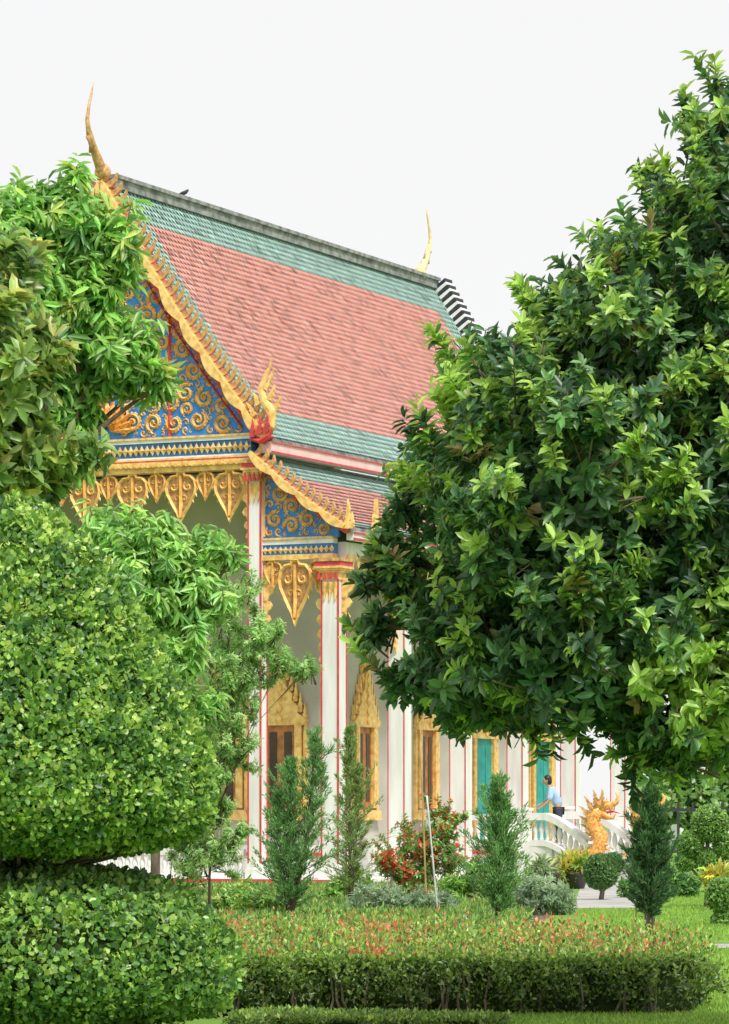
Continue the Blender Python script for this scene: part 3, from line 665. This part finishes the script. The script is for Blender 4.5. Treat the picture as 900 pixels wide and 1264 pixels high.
make_tree('young_mango_tree', 'light green young tree with long leaves between the round clipped bush and the front column', 'tree', 190, 38,
  [(140,665,38),(200,685,38),(262,675,28),(245,740,32),(190,750,50),(150,720,50),(205,820,46),(130,800,60),(288,682,12),(225,880,36)],
  760, 12, .17, .036, [((.30,.55,.14),4,2),((.42,.66,.20),3,3),((.17,.38,.10),2,0)], rtr=.05, droop=.5, spread=(50,110), up=.5, sprigs=60, gap=.5, sl=.3)
make_tree('feathery_tree', 'fine leaved feathery green tree in front of the tall front column', 'tree', 258, 46,
  [(285,745,30),(320,785,28),(275,805,36),(345,818,22),(300,850,32),(372,832,14),(262,890,36),(285,930,24),(250,960,32),(238,1010,36),(270,1050,28),(235,1070,26)],
  1250, 14, .075, .018, [((.34,.56,.18),4,2),((.46,.66,.27),2.4,2),((.20,.38,.12),2,0)], rtr=.018, T=T2, mt='leaf_matt', up=.3, droop=.35, sprigs=420, gap=.55, shell=.9)
# clipped topiary
def revolve_pts(prof, n, Y, lump=.008):
    pr = [((r)*Y/F, at(0,y,Y).z) for r, y in prof]; A = []
    for i in range(len(pr)-1):
        (r0,z0),(r1,z1) = pr[i], pr[i+1]; A.append(max(1e-6,(r0+r1)*math.hypot(r1-r0,z1-z0)))
    A = np.array(A); i = rng.choice(len(A), n, p=A/A.sum()); t = rng.random(n); pr = np.array(pr)
    r0, r1 = pr[i,0], pr[i+1,0]; z0, z1 = pr[i,1], pr[i+1,1]; r = r0+(r1-r0)*t; z = z0+(z1-z0)*t; a = rng.random(n)*2*np.pi
    nr = -(z1-z0); nz = (r1-r0); l = np.hypot(nr,nz)+1e-9; nr, nz = nr/l, nz/l
    N = np.stack([nr*np.cos(a), nr*np.sin(a), nz], 1); X = np.stack([r*np.cos(a), r*np.sin(a), z], 1)
    lm = lump*(np.sin(a*7+z*9)+np.sin(a*13-z*17)+np.sin(z*23+a*3))
    return X+N*lm[:,None], N
def clipped(root, prof, n, Y, L, W, pal, jd=.028, T=T4, name='crown'):
    prof = np.array(prof, float); t = np.arange(len(prof)); tt = np.linspace(0, len(prof)-1, 40)
    pp = np.stack([np.interp(tt,t,prof[:,0]), np.interp(tt,t,prof[:,1])], 1)
    for _ in range(3): pp[1:-1] = (pp[:-2]+2*pp[1:-1]+pp[2:])/4
    X, N = revolve_pts(pp[::-1], n, Y)
    ctr = np.array([0,0,X[:,2].mean()]); flip = ((X-ctr)*N).sum(1) < 0; N[flip] *= -1
    dep = rng.random(n)**1.2*jd*-2.8+jd*.3; X = X+N*dep[:,None]
    D = nrm(N*.38+rng.normal(size=(n,3))*.65+np.array([0,0,.2])); NN = N*1.2+rng.normal(size=(n,3))*.45; sc = rng.uniform(.6,1.25,n)
    cell = np.floor(X*16+.15*rng.normal(size=X.shape)).astype(int); hsh = ((cell[:,0]*73856093) ^ (cell[:,1]*19349663) ^ (cell[:,2]*83492791)) % 100/100.
    cols = np.array([p[0] for p in pal]); w = np.array([p[1] for p in pal]); cum = (w/w.sum()).cumsum()
    q = np.clip(hsh*.55+rng.random(n)*.45,0,.999); ki = (q[:,None] > cum[None]).sum(1).clip(0,len(pal)-1)
    C = np.clip(cols[ki]*(1+.15*rng.normal(size=(n,1))), .003, .9)
    ob = leaf_mesh(name, X, D, NN, L*sc, W*sc, C, M['leaf'], root, T)
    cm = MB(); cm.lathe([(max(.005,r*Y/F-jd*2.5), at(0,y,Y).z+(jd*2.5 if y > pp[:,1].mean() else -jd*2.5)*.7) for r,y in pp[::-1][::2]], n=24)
    cm.build('dark_filler', M['core'], root)
    return ob
TY = 16; tx = (22-450)/F*TY
top = empty('topiary_bush', (tx,TY,0)); tag(top, 'huge clipped round bush in stacked tiers filling the lower left corner', 'topiary')
TP = [((.05,.14,.03),2.8),((.13,.29,.055),3),((.31,.50,.09),2.9),((.58,.72,.20),2.4)]
clipped(top, [(2,614),(34,626),(76,658),(124,716),(164,778),(198,842),(223,902),(242,960),(244,998),(222,1030),(160,1050),(50,1054)], 96000, TY, .031, .023, TP)
clipped(top, [(10,1070),(90,1073),(150,1082),(208,1104),(252,1140),(278,1184),(272,1222),(240,1250),(60,1262)], 56000, TY, .031, .023, TP[:3]+[((.48,.62,.16),1.6)])
clipped(top, [(60,1280),(200,1274),(270,1286),(330,1320),(350,1380),(290,1440),(60,1446)], 20000, TY, .036, .026, TP)
tb = MB(); tb.tube([(0,0,0),(.02,0,.8),(0,0,1.9)], [.09,.08,.05], 10)
for k in range(26): a = k*.243+.2; tb.tube([(0,0,at(0,1100,TY).z),(.25*math.cos(a),.25*math.sin(a),at(0,1070,TY).z),(.62*math.cos(a),.62*math.sin(a),at(0,1044,TY).z)], [.014,.010,.005], 6)
tb.build('trunk', M['bark'], top, True)
# hedge
def hedge(name, label, poly, h, ntop, nside, L, W, pal, redtop=.1, lump=.04, nst=40):
    poly = np.array(poly, float); c = poly.mean(0); root = empty(name, (c[0],c[1],0)); tag(root, label, 'hedge')
    mn, mx = poly.min(0), poly.max(0)
    def inside(p):
        x, y = p[:,0], p[:,1]; r = np.zeros(len(p), bool); j = len(poly)-1
        for i in range(len(poly)):
            a, b = poly[i], poly[j]; m = ((a[1] > y) != (b[1] > y)) & (x < (b[0]-a[0])*(y-a[1])/(b[1]-a[1]+1e-12)+a[0]); r ^= m; j = i
        return r
    Q = rng.uniform(mn, mx, size=(ntop*3,2)); Q = Q[inside(Q)][:ntop]; n1 = len(Q)
    zt = h+lump*np.sin(Q[:,0]*3.1)*np.cos(Q[:,1]*1.7)+lump*.6*np.sin(Q[:,0]*9+Q[:,1]*5)+rng.random(n1)**4*.40*h-.03
    P1 = np.column_stack([Q, zt]); N1 = np.tile([0,0,1.], (n1,1))
    E = np.roll(poly,-1,0)-poly; Ls = np.hypot(E[:,0],E[:,1]); pe = Ls.copy(); pe[0] *= 3; i = rng.choice(len(poly), nside, p=pe/pe.sum()); t = rng.random(nside)[:,None]
    Pq = poly[i]+E[i]*t; nn = np.stack([E[i,1],-E[i,0]],1)/Ls[i][:,None]; s = np.sign(((Pq-c)*nn).sum(1))[:,None]; nn = nn*s
    zz = h*(1-rng.random(nside)**1.6*.95); bul = .06*np.sin(Pq[:,0]*6)+.07*np.sin(Pq[:,0]*15+zz*12)-.10*(zz > h*.85)-.10*(zz < h*.3); Pq = Pq+nn*(bul+rng.normal(size=nside)*.06-.03)[:,None]
    P2 = np.column_stack([Pq, zz]); N2 = np.column_stack([nn, np.full(nside,.4)])
    X = np.concatenate([P1,P2]); N = np.concatenate([N1,N2]); n = len(X); D = nrm(N*.5+rng.normal(size=(n,3))*.6+np.array([0,0,.35]))
    cols = np.array([p[0] for p in pal]); w = np.array([p[1] for p in pal]); ki = rng.choice(len(pal), n, p=w/w.sum()); C = cols[ki]
    lowf = np.clip(1-(X[:,2]/h),0,1)[:,None]; C = C*(1-.72*lowf**.4)          # shade on the hedge face put into leaf colour, darker downwards
    pat = np.clip((np.sin(X[:,0]*4+1)+np.sin(X[:,1]*2.3+X[:,0])+np.sin(X[:,0]*9-X[:,1]*3))/2,0,1)
    red = (X[:,2] > h*.97) & (rng.random(n) < redtop*(.2+1.6*pat)); C = np.where(red[:,None], np.array([[.70,.24,.10]]), C)
    X[red,2] += .035
    C = np.clip(C*(1+.2*rng.normal(size=(n,1))), .003,.9); sc = rng.uniform(.6,1.2,n)
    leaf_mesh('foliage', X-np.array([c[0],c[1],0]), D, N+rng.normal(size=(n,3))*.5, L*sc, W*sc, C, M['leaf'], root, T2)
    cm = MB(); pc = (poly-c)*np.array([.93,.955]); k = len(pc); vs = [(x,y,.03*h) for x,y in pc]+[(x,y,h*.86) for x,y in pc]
    cm.add(vs, [tuple(range(k,2*k)), tuple(range(k-1,-1,-1))]+[(q,(q+1)%k,(q+1)%k+k,q+k) for q in range(k)]); cm.build('dark_filler', M['core'], root)
    sme = None
    for q in range(nst):
        p = poly[0]+(poly[1]-poly[0])*rng.random(); p = (p-c)*np.array([1,.985])
        if sme is None:
            sb = MB(); sb.tube([(0,0,0),(.03,0,h*.3),(.0,0,h*.75)], [.013,.011,.006], 5); ob = sb.build('stem', M['bark'], root); sme = ob.data
        else: ob = link('stem', sme, root)
        ob.location = (p[0],p[1],0); ob.rotation_euler = (random.uniform(-.2,.2),random.uniform(-.35,.35),random.uniform(0,6))
    return root
HPAL = [((.17,.33,.055),3),((.30,.48,.08),3.2),((.09,.20,.04),2.0),((.44,.60,.12),2.0)]
hedge('clipped_hedge', 'long low clipped hedge with reddish young tips across the foreground', [(-2.4,28.6),(2.3,28.6),(2.7,29.0),(2.92,30.0),(2.85,31.2),(2.5,32.9),(1.7,34.4),(.2,35.2),(-1.5,35),(-2.8,33)], .47, 36000, 22000, .052, .024, HPAL, .22, .05, 44)
hedge('low_border_hedge', 'very low clipped green border in front of the foreground hedge at the bottom edge', [(-1.0,26.8),(.9,26.8),(1.1,27.2),(.8,27.7),(-1.0,27.9)], .09, 9000, 3500, .05, .024, HPAL, .0, .012, 4)
# conifers
def conifer(px, by, ty, hw, label, pal, n=9000, lean=0., leaders=(), Yb=None, t0=.10):
    Y = Yb or gy(by); x = (px-450)/F*Y; root = empty('young_conifer', (x,Y,0)); tag(root, label, 'conifer'); tb = MB(); B = []; Dv = []
    for dx, tyy, f in ((0,ty,1.),)+tuple(leaders):
        h = (by-tyy)/F*Y; w = hw/F*Y*f; ox = dx/F*Y
        tb.tube([(0,0,-.03),(ox*.7,0,h*.45),(ox,0,h*.97)], [.035,.022,.006], 8)
        nb = int(85*f); pn = int(n*f)//nb
        for k in range(nb):
            t = t0+(1-t0-.01)*(k/nb); a = k*2.4+random.uniform(-.5,.5); lump = .75+.38*math.sin(t*19+a*1.3); env = min(1,(t-t0+.06)/.16)*(1-t)**.8+.05; l = w*env*lump*random.uniform(.5,1.6)*2.0; el = R(random.uniform(8,42)+30*t)
            d = np.array([math.cos(a)*math.cos(el), math.sin(a)*math.cos(el), math.sin(el)]); o = np.array([ox*min(1,t*1.4),0,h*t*.93])
            tb.tube([tuple(o), tuple(o+d*l*.9)], [.008,.003], 4)
            s = rng.random(pn)**.6; p = o+d*(s*l)[:,None]+rng.normal(size=(pn,3))*(.045+.05*(1-s)[:,None])*w+np.array([0,0,1.])*(s*s*l*.15)[:,None]; B.append(p); Dv.append(d+rng.normal(size=(pn,3))*.5+np.array([0,0,.45]))
    B = np.concatenate(B); Dv = np.concatenate(Dv); m = len(B); cols = np.array([p[0] for p in pal]); ww = np.array([p[1] for p in pal]); C = cols[rng.choice(len(pal), m, p=ww/ww.sum())]*(1+.2*rng.normal(size=(m,1)))
    B[:,2] = np.maximum(B[:,2], .06)
    leaf_mesh('crown', B, Dv, rng.normal(size=(m,3)), rng.uniform(.05,.11,m), rng.uniform(.012,.022,m), np.clip(C,.004,.8), M['leaf_matt'], root, T2)
    tb.build('trunk', M['bark'], root, True)
CP = [((.12,.28,.09),3),((.19,.40,.12),3),((.28,.52,.18),1.5)]
CB = [((.20,.35,.10),3),((.29,.45,.13),3),((.36,.36,.15),1.2)]
conifer(358,1138,925,36,'broad dark green young conifer with several tips, left of the brownish one', CP, 5200, 0, ((32,888,.85),(-16,965,.6)))
conifer(432,1122,880,26,'slim brownish green conifer right of the broad dark conifer', CB, 5000, 0, ((10,930,.6),))
conifer(614,1142,950,38,'small dark conical conifer left of the grey green mound shrub', CP, 6500, 0, ((8,985,.6),))
conifer(802,1167,965,36,'dark young conifer with a bare stem in front of the lawn, beneath the big tree', [((.07,.17,.06),3),((.11,.25,.085),2)], 7000, 0, ((-10,1010,.7),(12,1000,.6)), None, .24)
# shrubs
def shrub(name, label, lobes, Y, n, nl, L, W, pal, T=T2, mt='leaf', cat='shrub', group=None, **k):
    return make_tree(name, label, cat, lobes[0][0], Y, lobes, n, nl, L, W, pal, rtr=.03, T=T, mt=mt, group=group, limbs=False, **k)
shrub('flowering_shrub', 'rounded shrub dotted with small red flowers in front of the terrace', [(515,1045,28),(548,1028,22),(482,1065,20),(520,1078,26),(558,1062,20),(538,1003,10),(560,1010,8)], 66, 480, 13, .09, .04, [((.15,.33,.07),4,0),((.28,.50,.11),2.6,1),((.82,.07,.04),.8,1.3),((.80,.30,.12),.15,.3)], perleaf=True, sprigs=60, gap=.4, shell=.7)
shrub('red_flower_clump', 'low clump of red flowers right of the front conifers', [(480,1062,12),(500,1077,11)], 62, 120, 10, .075, .045, [((.14,.3,.05),3,0),((.82,.08,.05),1.4,1.2)], perleaf=True)
GG = [((.30,.42,.26),3,1),((.42,.53,.35),2,1),((.19,.29,.16),1.5,0)]
shrub('grey_green_shrub', 'mounded grey green shrub right of the small conical conifer', [(668,1105,27),(690,1112,20),(645,1112,20)], 58, 420, 14, .10, .022, GG, mt='leaf_matt')
shrub('grey_green_shrub', 'low spreading pale grey green shrub between the brownish conifer and the leaning stake', [(480,1115,22),(515,1118,20),(548,1118,18),(450,1112,20)], 57, 460, 14, .10, .022, GG, mt='leaf_matt')
shrub('low_green_shrub', 'low yellow green shrub at the foot of the tall front column', [(300,1112,24),(330,1120,18),(275,1120,26),(350,1114,14)], 56, 380, 12, .10, .035, [((.26,.46,.09),3,1),((.42,.56,.13),2,1),((.12,.26,.06),2,0)])
shrub('low_green_shrub', 'bright low green shrub behind the grey green shrubs under the flowering shrub', [(590,1085,20),(560,1098,18),(610,1100,16),(440,1090,18),(415,1100,16)], 64, 330, 12, .12, .04, [((.26,.48,.09),3,1),((.12,.26,.06),2,0)])
shrub('yellow_leaved_plant', 'yellow leaved potted plant at the foot of the near stair balustrade', [(703,1070,12),(713,1066,9),(692,1072,8)], 78, 100, 9, .24, .055, [((.62,.60,.12),3,1),((.28,.46,.09),2,0)], spread=(10,70), T=T6)
shrub('pale_strappy_plant', 'pale green strap leaved plant left of the yellow leaved plant', [(672,1074,9),(662,1078,7)], 77, 60, 9, .24, .045, [((.42,.52,.32),3,1),((.22,.36,.11),2,0)], spread=(10,70), T=T6)
for px, lb in ((712,'dark round flowerpot under the yellow leaved plant'),(676,'dark round flowerpot under the pale strap leaved plant')):
    pp = at(px,1100,78 if px > 700 else 77); ob = MB(); ob.lathe([(.16,0),(.26,.3),(.30,.36),(.27,.36),(.24,.30),(.02,.30)], n=16); o = ob.build('flowerpot', M['pot'], None, True); o.location = (pp.x,pp.y,0.004); tag(o, lb, 'flowerpot')
def ball_topiary(name, label, balls, Y, stem_px, pal, group=None):
    x = (stem_px-450)/F*Y; root = empty(name, (x,Y,0)); tag(root, label, 'topiary', group); tb = MB(); zs = max(at(b[0],b[1],Y).z for b in balls)
    tb.tube([(0,0,-.02),(.05,0,zs*.5),(0,0,zs*.85)], [.05,.04,.025], 8)
    for b in balls:
        c = at(b[0],b[1],Y)-Vector((x,Y,0)); r = b[2]*Y/F; n = int(3200*(r/.4)**2)+900
        d = nrm(rng.normal(size=(n,3))); X = d*(r*(1+.04*np.sin(d[:,0]*9)*np.cos(d[:,2]*8)-.12*rng.random(n)**2))[:,None]+np.array(c)
        C = np.array([p[0] for p in pal])[rng.choice(len(pal), n, p=np.array([p[1] for p in pal])/sum(p[1] for p in pal))]*(1+.2*rng.normal(size=(n,1)))
        leaf_mesh('crown', X, d*.5+rng.normal(size=(n,3))*.6, d+rng.normal(size=(n,3))*.5, .06, .036, np.clip(C,.004,.8), M['leaf'], root, T2)
        cm = MB(); cm.ball(c, r*.86, 14, 10); cm.build('dark_filler', M['core'], root)
        tb.tube([(0,0,max(.2,c.z*.5)), tuple(c)], [.03,.02], 6)
    tb.build('trunk', M['bark'], root, True)
BP = [((.20,.38,.09),3),((.32,.52,.13),3),((.11,.23,.06),2)]
ball_topiary('ball_topiary', 'small round clipped dark bush at the foot of the stair near the naga', [(742,1076,21),(757,1066,12)], 68, 742, [((.10,.22,.065),3),((.15,.30,.09),2)])
ball_topiary('cloud_pruned_tree', 'cloud pruned tree with several clipped green balls at the right edge', [(877,1017,22),(852,1042,15),(895,1045,14),(872,1062,14),(902,1080,14),(846,1064,10)], 62, 872, BP)
ball_topiary('ball_topiary', 'clipped round bush at the right edge beside the lawn, under the cloud pruned tree', [(893,1105,20),(898,1140,18)], 52, 897, BP)
shrub('yellow_leaved_plant', 'yellow leaved plant beside the cloud pruned tree at the right edge', [(880,1084,9),(890,1078,8)], 60, 60, 9, .18, .045, [((.62,.58,.10),3,1),((.62,.34,.08),.5,0),((.3,.46,.10),2,0)], T=T6, spread=(10,70))
shrub('low_green_shrub', 'low dark shrub on the lawn edge behind the dark young conifer', [(825,1090,20),(850,1095,14),(775,1098,10)], 70, 260, 12, .13, .04, [((.18,.36,.09),3,1),((.10,.22,.06),2,0)])
# stakes
def stake(p0, p1, r, m, label, Y):
    a = at(*p0, Y); b = at(*p1, Y); a.z = 0; root = MB(); n = 6; pts = [(b-a)*(i/n) for i in range(n+1)]; root.tube(pts, [r*(1.15 if i%2 else 1) for i in range(n+1)], 8); o = root.build('garden_stake', m, None, True); o.location = a; tag(o, label, 'stake')
stake((541,1136),(527,982),.013,M['pole'],'thin pale grey stake leaning left beside the flowering shrub',56)
stake((527,1128),(519,915),.014,M['cane'],'tall thin bamboo stake standing left of the pale grey one',57)
stake((784,1170),(786,1100),.010,M['cane'],'short bamboo stake beside the bare stem of the dark young conifer',44.5)
# background
fw = MB()
for k in range(60): fw.box(-.04+k*.5,.04+k*.5,-.04,.04,0,2.0)
fw.box(-.1,30,-.03,.03,1.7,1.8); fw.box(-.1,30,-.03,.03,.3,.4)
o = fw.build('metal_fence', M['black']); o.location = (10,122,0); tag(o, 'dark metal railing fence far behind the cloud pruned tree', 'fence')
o = MB().box(0,30,0,6,0,3.0).box(-.4,30.4,-.5,6.5,3.0,3.2).build('low_building', M['white']); o.location = (13,150,0); tag(o, 'low pale building beyond the dark fence at the right', 'building')
BT = [((.10,.21,.06),3,0),((.19,.35,.09),2,2),((.28,.42,.12),.6,1)]
labs = ['distant round tree right of the temple end','distant tree behind the naga statues','distant tree at the right picture edge','distant broad tree beyond the right picture edge','distant tree seen low behind the temple end']
for i,(px,py,r,Y) in enumerate([(850,985,34,132),(810,990,24,128),(905,975,40,138),(980,960,60,135),(785,990,22,140)]):
    make_tree('distant_tree', labs[i], 'tree', px, Y, [(px,py,r),(px-r*.6,py+8,r*.6),(px+r*.7,py+6,r*.6)], 420, 8, .35, .2, BT, rtr=.15, T=T2, limbs=False, group='distant trees', gap=.4)
# grass blades and ground cover (uncountable)
def scatter(name, label, cat, poly_fn, n, L, W, pal, up=1.4):
    X = poly_fn(n); n = len(X); D = rng.normal(size=(n,3))*.5+np.array([0,0,up]); C = np.array([p[0] for p in pal])[rng.choice(len(pal), n, p=np.array([p[1] for p in pal])/sum(p[1] for p in pal))]*(1+.2*rng.normal(size=(n,1)))
    o = leaf_mesh(name, X, D, rng.normal(size=(n,3)), L*rng.uniform(.5,1.2,n), W, np.clip(C,.004,.8), M['leaf_matt'], None, T2); tag(o, label, cat, None, 'stuff')
def lawn_pts(n):
    m = n//5; Y = np.concatenate([rng.uniform(26,75,n-m), rng.uniform(27,28.7,m)]); px = np.concatenate([rng.uniform(640,930,n-m), rng.uniform(330,920,m)]); x = (px-450)/F*Y; k = ((x > 2.2+(Y > 50)*1.2) | (Y < 28.7)) & ~((Y > 43) & (Y < 45.5)) & ~((Y > 61)&(x < 5.2)); return np.stack([x,Y,np.zeros(n)],1)[k]
scatter('lawn_grass', 'short bright green lawn grass right of the hedge', 'grass', lawn_pts, 70000, .06, .010, [((.26,.46,.08),3),((.38,.56,.12),2),((.16,.3,.05),1)])
def bed_pts(n):
    Y = rng.uniform(36,78,n); px = rng.uniform(250,700,n); x = (px-450)/F*Y; k = (x < 2.0+(Y-47)*.06); z = rng.random(n)*.10; return np.stack([x,Y,z],1)[k]
scatter('bedding_plants', 'mixed low green ground cover plants in the bed behind the hedge', 'ground cover', bed_pts, 60000, .13, .035, [((.20,.38,.08),3),((.36,.52,.13),2),((.10,.22,.05),2),((.6,.16,.08),.12),((.6,.6,.55),.06)], .9)
# ================================================================ LIGHT, WORLD, CAMERA
el = R(54); az = math.atan2(.40,-.85)
sd = Vector((math.sin(az)*math.cos(el), math.cos(az)*math.cos(el), math.sin(el)))
sl = bpy.data.lights.new('sun', 'SUN'); sl.energy = 3.8; sl.angle = R(12); sl.color = (1,.97,.91)
so = bpy.data.objects.new('sun', sl); COL.objects.link(so); so.rotation_euler = sd.to_track_quat('Z','Y').to_euler(); so.location = (0,0,40)
w = bpy.data.worlds.new('World'); SC.world = w; w.use_nodes = True; nt = w.node_tree; bg = nt.nodes['Background']
sk = nd(nt, 'ShaderNodeTexSky'); sk.sky_type = 'NISHITA'; sk.sun_disc = False; sk.sun_elevation = el; sk.sun_rotation = az
cx = nd(nt, 'ShaderNodeCombineXYZ')
for i, v in enumerate((9.7,9.65,9.66)): cx.inputs[i].default_value = v
mx = nd(nt, 'ShaderNodeMix'); mx.data_type = 'RGBA'; mx.inputs[0].default_value = .95
nt.links.new(sk.outputs[0], mx.inputs[6]); nt.links.new(cx.outputs[0], mx.inputs[7]); nt.links.new(mx.outputs[2], bg.inputs['Color']); bg.inputs['Strength'].default_value = .1
cam = bpy.data.cameras.new('camera'); co = bpy.data.objects.new('camera', cam); COL.objects.link(co); SC.camera = co
co.location = (0,0,CH); co.rotation_euler = (R(90),0,0); cam.sensor_fit = 'HORIZONTAL'; cam.sensor_width = 36; cam.lens = 180; cam.shift_y = (HZ-632)/900; cam.clip_end = 6000; cam.clip_start = .5
SC.view_settings.view_transform = 'Standard'; SC.view_settings.look = 'None'; SC.view_settings.exposure = 0
